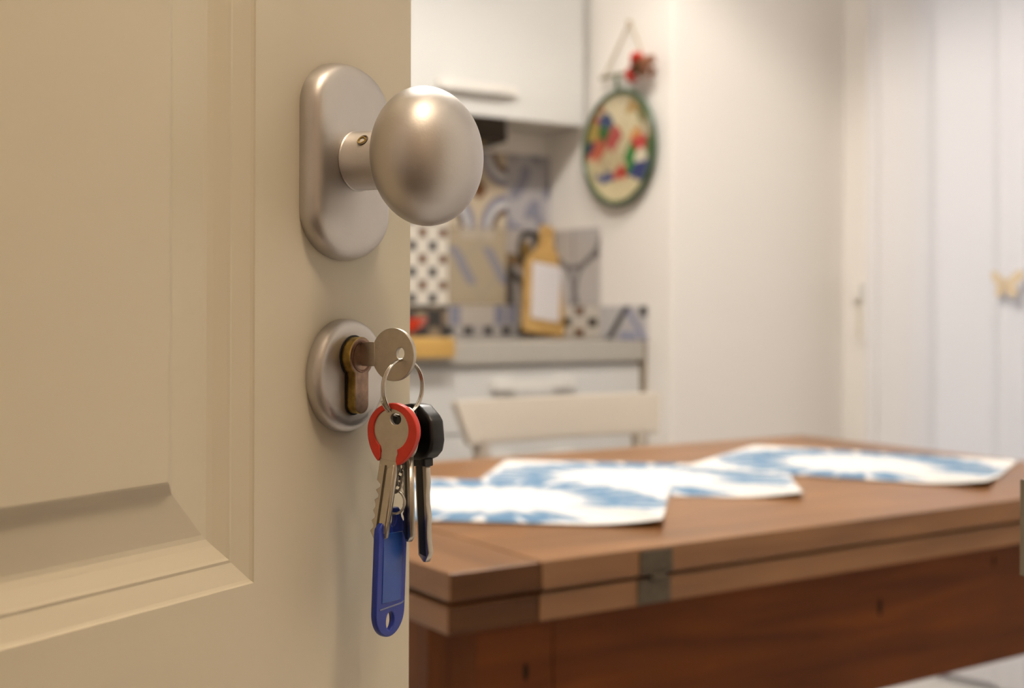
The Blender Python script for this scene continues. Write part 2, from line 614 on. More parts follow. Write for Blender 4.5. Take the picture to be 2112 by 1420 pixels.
bm = bmesh.new()
KP = 1.094
levels = [(0, .0), (0, .0022), (.0006, .0048), (.0018, .0068), (.0036, .0080), (.0058, .0086), (.0085, .0088)]
rings = []
for ins, out in levels:
    rings.append([bm.verts.new((-.0015 + x, -out, KP + z)) for x, z in plate_outline(.0275 - ins, .0214, .0212 - ins)])
for a, b in zip(rings, rings[1:]):
    for i in range(len(a)):
        j = (i + 1) % len(a)
        bm.faces.new((a[i], a[j], b[j], b[i]))
bm.faces.new(rings[-1])
bmesh.ops.remove_doubles(bm, verts=bm.verts, dist=1e-6)
kp = obj('knob_backplate', from_bm(bm, 'knob_backplate'), M['nickel'], door, smooth=True, label='satin nickel oblong back plate')
KX = -.0015
kmw = Matrix.Translation((KX, 0, KP))
pr = [(.0, .0086), (.0129, .0086), (.0131, .0094), (.0127, .0098), (.0127, .0255), (.0121, .0262), (.0121, .0300), (0, .0300)]
obj('knob_neck', lathe_me('knob_neck', pr, 48, 'y'), M['nickel'], kp, kmw, smooth=False)
for p in kp.children[0].data.polygons:
    p.use_smooth = len(p.vertices) == 4 and abs(p.normal.y) < .5
pr = []
for i in range(33):
    a = -PI / 2 + PI * i / 32
    r, h = math.cos(a), math.sin(a)
    hh = .0452 + (.0212 if h > 0 else .0196) * h
    pr.append((.0291 * r ** .97 if r > 1e-4 else 0, hh))
obj('knob', lathe_me('knob', pr, 64, 'y'), M['nickel'], kp, kmw, smooth=True, label='egg-shaped satin nickel door knob')
# threaded set-screw hole on the neck
ang = math.radians(146)
hd = Vector((math.cos(ang), 0, math.sin(ang)))
hp = Vector((KX, 0, KP)) + hd * .0127 + Vector((0, -.0200, 0))
hx = Vector((0, -1, 0))
hm = frame(hp, hx, hd.cross(hx), hd)
obj('set_screw_hole', lathe_me('set_screw_hole', [(.0026, -.0004), (.0026, .00035), (.0021, .00035), (.0019, -.0002), (0, -.0002)], 20), M['nickel_dark'], kp, hm)
for q in range(3):
    obj('screw_thread', tube_me('screw_thread', [(.0017 * math.cos(2 * PI * i / 16), .0017 * math.sin(2 * PI * i / 16), .00005 + q * .00012) for i in range(16)], .00012 + .00003 * q, 6, True),
        M['brass'], kp, hm @ Matrix.Translation((-.0003 * q, 0, 0)))

# --- round lock rose
pr = [(.0245, 0), (.0245, .0032), (.0240, .0048), (.0228, .0062), (.0212, .0068), (.0190, .0066), (.0150, .0060), (0, .0058)]
rose = obj('lock_rose', lathe_me('lock_rose', pr, 72, 'y'), M['nickel'], door, Matrix.Translation((0, 0, KZ)), smooth=True, label='round satin nickel lock rose')
# profile cylinder outline (x, z) about the rose centre
CZ = .0083


def euro(off=0.0):
    R, hw = .0085 + off, .0049 + off
    pts = []
    a0 = -PI / 2 + math.asin(hw / R)
    a1 = 1.5 * PI - math.asin(hw / R)
    for i in range(37):
        a = a0 + (a1 - a0) * i / 36
        pts.append((R * math.cos(a), CZ + R * math.sin(a)))
    zb2 = -.0165 - off
    for i in range(13):
        a = PI + PI * i / 12
        pts.append((hw * math.cos(a), zb2 + hw * .8 + hw * .8 * math.sin(a)))
    return pts


rot = Matrix(((1, 0, 0, 0), (0, 0, -1, 0), (0, 1, 0, 0), (0, 0, 0, 1)))   # plate xy -> door xz, plate z -> -y
gap = obj('cylinder_recess', plate_me('cylinder_recess', [euro(.0007)], .0012), M['black'], rose, Matrix.Translation((0, -.0060, 0)) @ rot)
me = plate_me('lock_cylinder', [euro()], .0072, .0005)
obj('lock_cylinder', me, M['brass'], rose, Matrix.Translation((0, -.0072, 0)) @ rot, label='tarnished brass profile cylinder')
me.materials.append(M['brass_face'])
for p in me.polygons:
    if abs(p.normal.z) > .9:
        p.material_index = 1
obj('cylinder_plug', lathe_me('cylinder_plug', [(0, .0096), (.0052, .0096), (.0054, .0104), (.0062, .0112), (.0068, .0112), (.0071, .0106)], 40, 'y'), M['plug'], rose, Matrix.Translation((0, 0, CZ)))
obj('keyway', box_me('keyway', -.0013, .0013, -.0100, -.0092, -.0046, .0046), M['black'], rose, Matrix.Translation((0, 0, CZ)))

# ================================================================== KEYS
# key in the lock: local x = out of the door, y = up, z = -(x cross y)
kb = DM @ Vector((0, -.0278, 1.0109))
key1 = empty('key', frame(kb, Nv, UP, Nv.cross(UP)), label='plain silver key with a round head turned in the door lock', cat='key')
out = ell(0, 0, .0110, .0113, 56, math.radians(-155), math.radians(155), False)
bow = plate_me('key_bow', [out, ell(.0040, .0006, .0021, .0025, 24)], .0022, .0003)
obj('key_bow', bow, M['keyface'], key1)
obj('key_shank', plate_me('key_shank', [[(-.0255, -.0036), (-.0168, -.0036), (-.0162, -.0052), (-.0100, -.0052), (-.0094, -.0046), (-.0094, .0046), (-.0100, .0052), (-.0130, .0052), (-.0162, .0050), (-.0168, .0036), (-.0255, .0036)]], .0024, .0002), M['keysteel'], key1)

# split ring: two turns of wire
rc = at(831, 800, .5285)
rh = RT * math.sin(math.radians(40)) + FW * math.cos(math.radians(40))
rn = rh.cross(UP)
pts = []
turns = 2.06
for i in range(150):
    a = math.radians(205) + 2 * PI * turns * i / 149
    off = -.0009 + .0018 * i / 149
    rr = .0119 + (.0006 if i < 6 else 0)
    pts.append(rh * (rr * math.cos(a)) + UP * (rr * math.sin(a)) + rn * off)
obj('split_ring', tube_me('split_ring', pts, .00062, 10), M['ringsteel'], None, Matrix.Translation(rc), smooth=True,
    label='steel split ring hanging from the key in the lock', cat='key ring')


def blade_outline(w, y0, y1, teeth_side, n_teeth, depth, tip=.004):
    """blade from y0 (top) down to y1 (tip)"""
    hw = w / 2
    rnd = random.Random(int(w * 1e6) + n_teeth)
    left = [(-hw, y0)]
    yy = y0 - .010
    L = (yy - (y1 + tip)) / n_teeth
    left.append((-hw, yy))
    for i in range(n_teeth):
        d = depth * (.35 + .65 * rnd.random())
        left += [(-hw + d, yy - L * .35), (-hw + d, yy - L * .60), (-hw + .0002, yy - L * .92), (-hw + .0002, yy - L)]
        yy -= L
    left += [(-hw * .25, y1)]
    right = [(hw * .15, y1), (hw, y1 + tip * .7), (hw, y0)]
    pts = left + right
    if teeth_side > 0:
        pts = [(-x, y) for x, y in pts][::-1]
    return pts


# red-rimmed key
c0 = at(812, 893, .5235)
tilt = math.radians(-9)
x0 = camdir(-24)
nrm = x0.cross(UP)           # towards the viewer
xk = x0 * math.cos(tilt) + UP * math.sin(tilt)
yk = -x0 * math.sin(tilt) + UP * math.cos(tilt)
key2 = empty('key', frame(c0, xk, yk, nrm), label='silver key with a bright red plastic rim round its head', cat='key')
hole = ell(.0006, .0060, .0025, .0025, 24)
# head: disc that narrows into the shank
a_open = math.radians(29)
head = ell(-.0006, .0012, .0086, .0090, 48, -PI / 2 + a_open, 1.5 * PI - a_open, False)
head += [(-.0040, -.0085), (-.0042, -.0118), (.0042, -.0118), (.0040, -.0085)]
obj('key_bow', plate_me('key_bow', [head, hole], .0023, .0003), M['keyface'], key2)
ro = []
oo = math.radians(26)
outer = []
for i in range(57):
    a = -PI / 2 + oo + (2 * PI - 2 * oo) * i / 56
    fx = .0119
    fy = .0119 if math.sin(a) > 0 else .0150
    outer.append((fx * math.cos(a) * (1 - .10 * max(0, -math.sin(a))), .0006 + fy * math.sin(a)))
inner = [(-.0006 + .0083 * math.cos(a), .0012 + .0087 * math.sin(a)) for a in [1.5 * PI - a_open * 1.05 - (2 * PI - 2.1 * a_open) * i / 56 for i in range(57)]]
tipl = [(-.0044, -.0127), (-.0038, -.0114), (-.0039, -.0098), (-.0044, -.0080)]
tipr = [(.0040, -.0080), (.0037, -.0098), (.0037, -.0114), (.0044, -.0127)]
obj('key_rim', plate_me('key_rim', [outer + tipl + inner + tipr], .0038, .0004), M['red'], key2, smooth=False, label='red plastic rim')
obj('key_blade', plate_me('key_blade', [blade_outline(.0084, -.0110, -.0470, -1, 5, .0019)], .0021, .0003), M['keysteel'], key2)
obj('blade_groove', plate_me('blade_groove', [[(-.0013, -.0140), (-.0004, -.0140), (-.0004, -.0440), (-.0013, -.0445)]], .0023, 0), M['hinge'], key2, Matrix.Translation((0, 0, .0001)))
obj('blade_ridge', plate_me('blade_ridge', [[(-.0002, -.0150), (.0030, -.0130), (.0032, -.0425), (-.0002, -.0440)]], .0027, .0004), M['keysteel'], key2)

# plain key behind the red one
c1 = at(840, 893, .5330)
x1 = camdir(-62)
n1 = x1.cross(UP)
t1 = math.radians(3)
key3 = empty('key', frame(c1, x1 * math.cos(t1) + UP * math.sin(t1), -x1 * math.sin(t1) + UP * math.cos(t1), n1),
             label='silver key with a dark head hanging edge-on between the red-rimmed and the black-headed key', cat='key')
obj('key_bow', plate_me('key_bow', [ell(0, 0, .0108, .0110, 44), ell(0, .0073, .0022, .0022, 20)], .0016, .0002), M['keyface'], key3)
obj('bow_dark_face', plate_me('bow_dark_face', [ell(0, 0, .0106, .0108, 44), ell(0, .0073, .0024, .0024, 20)], .0020, .0003), M['blackpl'], key3, label='dark head face')  # black plate that makes both faces of the bow dark
obj('key_blade', plate_me('key_blade', [blade_outline(.0082, -.0100, -.0462, -1, 6, .0016)], .0024, .0003), M['keysteel'], key3)
obj('blade_groove', plate_me('blade_groove', [[(-.0006, -.0120), (.0014, -.0120), (.0014, -.0450), (-.0006, -.0450)]], .0027, 0), M['blackpl'], key3)

# black-headed key
c2 = at(869, 890, .5400)
x2 = camdir(-50)
n2 = x2.cross(UP)
t2 = math.radians(4)
key4 = empty('key', frame(c2, x2 * math.cos(t2) + UP * math.sin(t2), -x2 * math.sin(t2) + UP * math.cos(t2), n2),
             label='key with a thick angular black plastic head', cat='key')
hd_out = [(-.0190, .0085), (-.0155, .0112), (-.0030, .0122), (.0035, .0115), (.0098, .0070), (.0118, .0045), (.0124, -.0040), (.0108, -.0085), (.0070, -.0112),
          (.0030, -.0122), (-.0040, -.0122), (-.0165, -.0100), (-.0192, -.0060), (-.0198, .0040)]
hs = []
for i in range(len(hd_out)):     # round the corners a little
    a, b, c = Vector(hd_out[i - 1]), Vector(hd_out[i]), Vector(hd_out[(i + 1) % len(hd_out)])
    hs += [tuple(b.lerp(a, .25)), tuple((b * 2 + a.lerp(b, .9) + c.lerp(b, .9)) / 4), tuple(b.lerp(c, .25))]
obj('key_head', plate_me('key_head', [hs, ell(-.001, .0082, .0022, .0022, 20)], .0074, .0013, 2), M['blackpl'], key4, label='black plastic key head')
obj('key_collar', box_me('key_collar', -.0048, .0048, -.0150, -.0115, -.0024, .0024, .0006), M['blackpl'], key4)
obj('key_blade', plate_me('key_blade', [blade_outline(.0080, -.0120, -.0560, 1, 2, .0014)], .0026, .0003), M['keysteel'], key4)
obj('blade_groove', plate_me('blade_groove', [[(-.0028, -.0150), (.0016, -.0150), (.0016, -.0535), (-.0028, -.0525)]], .0029, 0), M['blackpl'], key4)

# blue key tag
tz = math.radians(3.0)
tc0 = at(803, 1180, .5300)
xt = Dv * math.cos(tz) - UP * math.sin(tz)
yt = Dv * math.sin(tz) + UP * math.cos(tz)
tag = empty('key_tag', frame(tc0, xt, yt, Nv), label='blue plastic key tag hanging from a little chain', cat='key tag')
W2, L2 = .0104, .0272
to = [(W2 * math.cos(a), -L2 + W2 * 1.05 + W2 * 1.05 * math.sin(a)) for a in [PI + PI * i / 24 for i in range(25)]]
to += [(W2, .0165), (W2 * .96, .0190), (W2 * .72, .0212), (W2 * .56, .0232), (W2 * .50, .0258), (W2 * .34, .0272), (-W2 * .34, .0272), (-W2 * .50, .0258),
       (-W2 * .56, .0232), (-W2 * .72, .0212), (-W2 * .96, .0190), (-W2, .0165)]
obj('tag_body', plate_me('tag_body', [to, ell(0, .0222, .0019, .0029, 24), ell(0, -.0205, .0026, .0038, 28)], .0028, .0007, 2), M['blue'], tag)
obj('label_window', plate_me('label_window', [[(-.0066, -.0125), (.0066, -.0125), (.0068, .0150), (.0060, .0168), (-.0060, .0168), (-.0068, .0150)]], .0034, .0003), M['bluewin'], tag, label='lighter blue label window')
obj('insert_edge', plate_me('insert_edge', [[(-.0078, -.0146), (.0074, -.0136), (.0090, -.0131), (.0090, -.0137), (.0070, -.0143), (-.0078, -.0152)]], .0033, 0), M['scuff'], tag)
tinv = tag.matrix_world.inverted()
rc2 = tinv @ at(813, 1036, 0.5285)
obj('tag_ring', tube_me('tag_ring', [rc2 + Vector((.0012 * math.cos(a) * 1.0, .0050 * math.sin(a), .0046 * math.cos(a))) for a in [2 * PI * i / 36 for i in range(36)]], .00058, 8, True),
    M['ringsteel'], tag, smooth=True)
ch = [at(815, 1014, 0.5285), at(824, 1000, 0.5287), at(823, 986, 0.5289), at(828, 972, 0.5291), at(829, 955, 0.5295), at(834, 938, 0.5299), at(838, 921, 0.5303), at(842, 904, 0.5307), at(845, 888, 0.5311), at(848, 874, 0.5315), at(850, 862, 0.5319)]
for i in range(len(ch) - 1):
    p, q = tinv @ ch[i], tinv @ ch[i + 1]
    mid, d = (p + q) / 2, (q - p)
    L = d.length * .5 + .0006
    d.normalize()
    sd = d.cross(Vector((0, 0, 1))).normalized() if i % 2 else d.cross(d.cross(Vector((0, 0, 1)))).normalized()
    obj('chain_link', tube_me('chain_link', [mid + d * (L * math.cos(a)) + sd * (.0014 * math.sin(a)) for a in [2 * PI * k / 16 for k in range(16)]], .0005, 6, True),
        M['chain'], tag, smooth=True)

# ================================================================== TABLE
TX0, TX1, TY0, TY1, TZ = .6605, 2.06, 1.121, 1.965, .755
tb = empty('folding_table', Matrix.Translation((TX0, TY0, 0)), label='dark brown wooden table with a fold-over double top and iron hinge', cat='table')
LX, LY = TX1 - TX0, TY1 - TY0
EB = .116         # end boards
for nm, z0, z1 in (('upper', TZ - .031, TZ), ('lower', TZ - .066, TZ - .0365)):
    for a, b, n_, mm in ((0, EB - .0006, 'top_end_board', 'wend'), (EB + .0006, LX - EB - .0006, 'top_board', 'wtop'), (LX - EB + .0006, LX, 'top_end_board', 'wend')):
        fy0 = 0 if nm == 'upper' else .004      # the lower leaf sits slightly back
        if mm == 'wtop':
            for k in range(4):
                y0, y1 = LY * k / 4 + (.0001 if k else 0), LY * (k + 1) / 4 - (.0001 if k < 3 else 0)
                box(n_, a, b, max(y0, fy0), y1, z0, z1, M[mm], tb, bev=.0004)
        else:
            eb = box(n_, a, b, fy0, LY, z0, z1, M['wtopy'], tb, bev=.0025)
            eb.data.materials.append(M[mm])      # end grain on the short sides
            for p in eb.data.polygons:
                if abs(p.normal.y) > .8:
                    p.material_index = 1
ax, ay = .020, .080
LW = .062
for x0 in (ax, LX - ax - LW):
    for y0 in (ay, LY - ay - LW):
        box('leg', x0, x0 + LW, y0, y0 + LW, 0, TZ - .066, M['wleg'], tb, bev=.002)
for y0 in (ay + .001, LY - ay - .023):
    box('apron_board', ax + LW, ax + LW + .106, y0, y0 + .022, .488, TZ - .066, M['wapron'], tb, bev=.001)
    box('apron_board', ax + LW + .1075, LX - ax - LW, y0, y0 + .022, .488, TZ - .066, M['wapron'], tb, bev=.001)
for x0 in (ax + .002, LX - ax - .024):
    box('apron_board', x0, x0 + .022, ay + LW, LY - ay - LW, .488, TZ - .066, M['wapron'], tb, bev=.001)
# hinge on the front edge
hx0 = .277
box('hinge_plate', hx0 - .024, hx0 + .024, -.0022, .001, TZ - .0305, TZ - .003, M['hinge'], tb, bev=.0006)
box('hinge_plate', hx0 - .024, hx0 + .024, .0015, .005, TZ - .0655, TZ - .037, M['hinge'], tb, bev=.0006)
obj('hinge_pin', tube_me('hinge_pin', [(hx0 - .010, -.004, TZ - .033), (hx0 + .010, -.004, TZ - .033)], .0042, 12), M['hinge'], tb, smooth=False)
for kx, kz, r in ((.150, .610, .007), (.760, .607, .0085), (1.02, .645, .006)):   # knots
    obj('knot', lathe_me('knot', [(0, .0006), (r * .8, .0006), (r, -.0004)], 14, 'y'), M['knot'], tb, Matrix.Translation((kx, ay + .001, kz)) @ Matrix.Diagonal((.6, 1, 1.7, 1)))


# placemats
def sunburst(seed):
    rnd = random.Random(seed)
    NR = 27
    inn = [.45 + .17 * rnd.random() for _ in range(NR * 3)]
    outr = [.95 + .10 * rnd.random() for _ in range(NR * 3)]
    gapw = [rnd.random() for _ in range(NR)]
    white = (.80, .77, .73)

    def fn(u, v):
        x, y = (u - .5) * 2, (v - .5) * 2
        r = math.hypot(x / .99, y / 1.06)
        a = (math.atan2(y, x) / (2 * PI)) % 1.0
        k = a * NR * 3
        i = int(k) % (NR * 3)
        f = k - int(k)
        ri = inn[i] * (1 - f) + inn[(i + 1) % (NR * 3)] * f
        rO = outr[i] * (1 - f) + outr[(i + 1) % (NR * 3)] * f
        if r < ri or r > rO:
            return white
        k2 = a * NR
        g = abs((k2 - int(k2)) - .5)
        wdt = .03 + .16 * gapw[int(k2) % NR] * max(0, (r - .6) / .35)
        if r > .74 and g < wdt:
            return white
        t = (r - ri) / max(.05, rO - ri)
        n = .5 + .5 * math.sin(a * 97 + r * 9) * math.sin(a * 31 + seed)
        m = .45 + .45 * min(1, t * 2.5) + .25 * n
        m = min(1, max(.15, m))
        dark = (.110, .225, .36)
        return tuple(w * (1 - m) + d * m for w, d in zip(white, dark))
    return fn


def placemat(c, ang, w, h, seed, label, z):
    def curl(u, v):
        e = max(abs(u - .5), abs(v - .5)) * 2
        return .001 + (.010 * ((u - .78) / .22) ** 2 * max(0, (.35 - v) / .35) if u > .78 and v < .35 else 0)
    me = grid_print_me('placemat', w, h, .0012, sunburst(seed), 150, 110, curl)
    obj('placemat', me, M['mats'], None, Matrix.Translation((c[0], c[1], z)) @ Matrix.Rotation(ang, 4, 'Z'), smooth=True,
        label=label, cat='placemat', group='placemats on the table')


# local +u runs along the image-right edge direction
placemat((.965, 1.520), math.radians(-42), .50, .385, 3, 'blue and white sunburst placemat nearest the door and keys', TZ + .0020)
placemat((1.300, 1.600), math.radians(-42), .50, .385, 11, 'blue and white sunburst placemat in the middle, tucked under the other two', TZ + .0004)
placemat((1.740, 1.530), math.radians(-62), .50, .40, 23, 'blue and white sunburst placemat nearest the curtain', TZ + .0020)

# ================================================================== CHAIR
chy = 2.10
cx0, cx1 = 1.255, 1.775
chair = empty('dining_chair', Matrix.Translation(((cx0 + cx1) / 2, chy, 0)), label='greige painted chair with a broad top rail behind the table', cat='chair')
hwc = (cx1 - cx0) / 2
# top rail: tapered board leaning back, slightly curved
bm = bmesh.new()
N = 14
rows = []
for i in range(N + 1):
    s = -1 + 2 * i / N
    cyv = .022 * (1 - s * s)
    ring = []
    for (zz, wsc, yo) in ((.764, .915, 0), (.770, .92, 0), (.844, 1.0, .018), (.850, .995, .020)):
        ring.append(((s * hwc * wsc), cyv + yo, zz))
    rows.append(ring)
th = .022
fr = [[bm.verts.new((x, y - th / 2, z)) for x, y, z in r] for r in rows]
bk = [[bm.verts.new((x, y + th / 2, z)) for x, y, z in r] for r in rows]
for i in range(N):
    for j in range(3):
        bm.faces.new((fr[i][j], fr[i + 1][j], fr[i + 1][j + 1], fr[i][j + 1]))
        bm.faces.new((bk[i][j], bk[i][j + 1], bk[i + 1][j + 1], bk[i + 1][j]))
    bm.faces.new((fr[i][0], bk[i][0], bk[i + 1][0], fr[i + 1][0]))
    bm.faces.new((fr[i][3], fr[i + 1][3], bk[i + 1][3], bk[i][3]))
for e in (0, N):
    for j in range(3):
        bm.faces.new((fr[e][j], fr[e][j + 1], bk[e][j + 1], bk[e][j]))
obj('top_rail', from_bm(bm, 'top_rail'), M['chairp'], chair)
for s in (-1, 1):
    xx = s * (hwc - .058)
    obj('back_post', tube_me('back_post', [(xx, .012, .775), (xx, -.005, .62), (xx, -.02, .44), (xx, .0, .22), (xx, .05, .0)], .017, 8, radii=[.018, .020, .021, .018, .015]), M['chairp'], chair)
    obj('leg', tube_me('leg', [(xx, -.40, .44), (xx * 1.03, -.415, 0)], .016, 8, radii=[.020, .015]), M['chairp'], chair)
box('seat', -hwc + .03, hwc - .03, -.43, .0, .44, .468, M['chairp'], chair, bev=.008)
box('back_slat', -hwc + .06, hwc - .06, -.01, .006, .60, .655, M['chairp'], chair, bev=.003)
for s in (-1, 1):
    xx = s * (hwc - .058)
    box('stretcher', xx - .01, xx + .01, -.405, .0, .20, .225, M['chairp'], chair, bev=.003)

# ================================================================== KITCHEN UNITS
WTZ, WTB = .942, .887
YF = 2.791
UX0, UX1 = .55, 2.288


def handle(parent, cx, y, z, L):
    # bridge handle: flat bow held by two wide feet
    pts = []
    for i in range(17):
        s = -1 + 2 * i / 16
        pts.append((cx + s * L / 2, y - .010 - .018 * (1 - abs(s) ** 3), z))
    bm = bmesh.new()
    rr = []
    for (x, yy, zz) in pts:
        rr.append([bm.verts.new((x, yy - .004, zz - .013)), bm.verts.new((x, yy + .004, zz - .013)), bm.verts.new((x, yy + .004, zz + .013)), bm.verts.new((x, yy - .004, zz + .013))])
    for a, b in zip(rr, rr[1:]):
        for i in range(4):
            bm.faces.new((a[i], a[(i + 1) % 4], b[(i + 1) % 4], b[i]))
    bm.faces.new(rr[0])
    bm.faces.new(rr[-1])
    for s in (-1, 1):
        x0, x1 = sorted((cx + s * (L / 2 + .003), cx + s * (L / 2 - .065)))
        co = [bm.verts.new((x, yy, zz)) for x in (x0, x1) for yy in (y - .020, y) for zz in (z - .012, z + .012)]
        for f in ((0, 1, 3, 2), (4, 6, 7, 5), (0, 4, 5, 1), (2, 3, 7, 6), (0, 2, 6, 4), (1, 5, 7, 3)):
            bm.faces.new([co[i] for i in f])
    return obj('handle', from_bm(bm, 'handle'), M['handle'], parent)


def unit(name, x0, x1, label, hcx):
    u = empty(name, Matrix.Translation((x0, YF, 0)), label=label, cat='cabinet')
    w = x1 - x0
    box('carcass', 0, w, .036, YB - YF - .003, .10, WTB - .001, M['cab'], u)
    box('plinth', 0, w, .07, .085, 0, .099, M['cab'], u)
    for z0, z1 in ((.705, .878), (.41, .700), (.105, .405)):
        d = box('drawer', .002, w - .002, .015, .035, z0, z1, M['cab'], u, bev=.002)
        handle(d, hcx - x0, .015, z0 + .125 if z0 > .7 else z0 + .22, .262)
    return u


bu = unit('base_cabinet', 1.48, UX1, 'white kitchen drawer unit behind the chair', 1.907)
obj('gap_shade_strip', box_me('gap_shade_strip', UX1 + .0015 - 1.48, XS - .002 - 1.48, .012, .030, .0, WTZ - .004), M['gap_shade'], bu, label='brown strip in place of the shadow gap against the wall')  # strip coloured to give the gap beside the wall its shadow
unit('base_cabinet', .66, 1.476, 'white kitchen drawer unit hidden by the door', 1.07)
box('worktop', .64, UX1 + .001, YF, YB - .003, WTB, WTZ, M['worktop'], None, bev=.002, label='grey laminate kitchen worktop', cat='worktop')

YU = 3.074
CBZ = 1.593
uc = empty('wall_cabinet', Matrix.Translation((1.48, YU, CBZ)), label='white wall cabinet with a long low handle above the tiles', cat='cabinet')
box('carcass', 0, .81, .022, YB - YU - .003, 0.004, .75, M['cabin'], uc)
d = box('cabinet_door', .001, .800, 0, .020, 0, .75, M['cab'], uc, bev=.002)
handle(d, 1.8915 - 1.48, 0, .078, .262)
uc2 = empty('wall_cabinet', Matrix.Translation((.66, YU, CBZ)), label='white wall cabinet hidden behind the door', cat='cabinet')
box('carcass', 0, .815, .022, YB - YU - .003, 0.004, .75, M['cabin'], uc2)
d = box('cabinet_door', .001, .812, 0, .020, 0, .75, M['cab'], uc2, bev=.002)
handle(d, .41, 0, .078, .262)
# extractor hood below the cabinet
hd2 = empty('extractor_hood', Matrix.Translation((1.50, YU, CBZ)), label='dark metal extractor hood under the wall cabinet', cat='extractor hood')
bm = bmesh.new()
pv = [(0, .006, -.001), (.50, .006, -.001), (.50, .218, -.001), (0, .218, -.001), (.05, .09, -.052), (.565, .10, -.052), (.565, .218, -.060), (.05, .218, -.060)]
vs = [bm.verts.new(p) for p in pv]
for f in ((0, 1, 2, 3), (7, 6, 5, 4), (0, 4, 5, 1), (1, 5, 6, 2), (2, 6, 7, 3), (3, 7, 4, 0)):
    bm.faces.new([vs[i] for i in f])
obj('hood_body', from_bm(bm, 'hood_body'), M['hood'], hd2)
obj('grease_filter', box_me('grease_filter', .12, .50, .115, .200, -.066, -.058), M['hoodlamp'], hd2)

# ------------------------------------------------------------------ tiles
WHT = (.56, .52, .46)
CRM = (.50, .44, .36)
TAN = (.36, .29, .20)
LIL = (.40, .38, .42)
BLU = (.20, .20, .255)
GRY = (.27, .25, .25)
BLK = (.018, .016, .016)
BRN = (.13, .052, .014)


def p_check(u, v):
    n = 6
    a, b = u * n, v * n
    i, j = int(a), int(b)
    fu, fv = abs(a - i - .5), abs(b - j - .5)
    if (i + j) % 2 == 0 and max(fu, fv) < .36:
        return BRN if j % 2 else BLK
    return (.66, .61, .53) if (i + j) % 2 else WHT


def ringd(u, v, cx, cy, r0, r1):
    d = math.hypot(u - cx, v - cy)
    return r0 < d < r1


def p_arcs(u, v):       # cream tile with scrolls and a brown star
    if abs(u - .52) + abs(v - .50) < .14 * (1 if abs(abs(u - .52) - abs(v - .5)) > .02 else 1.1):
        return BRN
    for cx, cy in ((0, 0), (1, 0), (0, 1), (1, 1)):
        d = math.hypot(u - cx, v - cy)
        if .20 < d < .27:
            return BLK if (u * 13) % 2 < 1.2 else BRN
        if .27 < d < .36:
            return (.52, .50, .50)
        if .36 < d < .45:
            return BLU
    return (.46, .38, .28)


def p_diamond(u, v):    # tan tile with blue-grey lozenges
    for cx, cy in ((.24, .52), (.82, .52)):
        if abs(u - cx - (.52 - v) * .7) < .09 and abs(v - cy) < .24:
            return (.215, .205, .235)
    if abs(abs(u - .55) + abs(v - .48) - .38) < .06:
        return (.33, .28, .20)
    if v > .86 and abs(u - .5) < .3:
        return (.40, .34, .27)
    return TAN


def p_wave(u, v):
    s = math.sin(u * 9 + 2.5 * math.sin(v * 7)) + math.sin(v * 11 + 2 * math.sin(u * 8))
    if s > .9:
        return BLU
    if s > .3:
        return GRY
    return (.36, .34, .35)


def p_knotwork(u, v):
    if math.hypot(u - .75, v - .84) < .13:
        return BLK
    if math.hypot(u - .45, v - .74) < .12:
        return (.20, .12, .035)
    if ringd(u, v, .5, .76, .17, .26):
        return BLK
    if ringd(u, v, .1, .1, .25, .36) or ringd(u, v, .9, .25, .30, .40):
        return (.055, .045, .035)
    if ringd(u, v, .1, .1, .45, .58):
        return (.15, .09, .04)
    if u < .16 and v < .7:
        return (.07, .055, .045)
    return (.34, .30, .27)


def p_band(u, v):       # pale with black blocks along the foot
    if v < .42:
        if int(u * 6 + .4) % 2 == 0 and .08 < v < .36:
            return (.04, .036, .034)
        return (.34, .31, .29)
    if abs(u - .12) < .09 or abs(u - .88) < .09:
        return BLU
    return (.41, .36, .31)


def p_dark(u, v):
    s = math.sin(u * 14) * math.sin(v * 6 + 1)
    return (.03, .025, .022) if s > -.1 else (.22, .16, .10)


def p_line(u, v):       # pale grey with thin dark arcs
    for cx, cy, r in ((.5, 1.05, .55), (.0, .15, .5), (1.0, .2, .45)):
        if abs(math.hypot(u - cx, v - cy) - r) < .035:
            return (.15, .135, .13)
    if abs(u - .5) < .02:
        return (.24, .23, .24)
    return (.46, .43, .41)


def p_check2(u, v):
    a, b = u * 4, v * 3
    i, j = int(a), int(b)
    if (i + j) % 2 == 0 and max(abs(a - i - .5), abs(b - j - .5)) < .38:
        return BLK if j == 1 else BRN
    return WHT


def p_chevron(u, v):
    d = v - (1.25 * (u - .12))
    if abs(u - (.20 + .40 * v)) < .065:
        return (.03, .03, .034)
    if abs(u - (.98 - .42 * v)) < .06:
        return (.25, .26, .38)
    if u > .88 and v > .7:
        return BLK
    if .45 < u < .80 and v < .25:
        return (.30, .31, .42)
    return (.47, .45, .45)


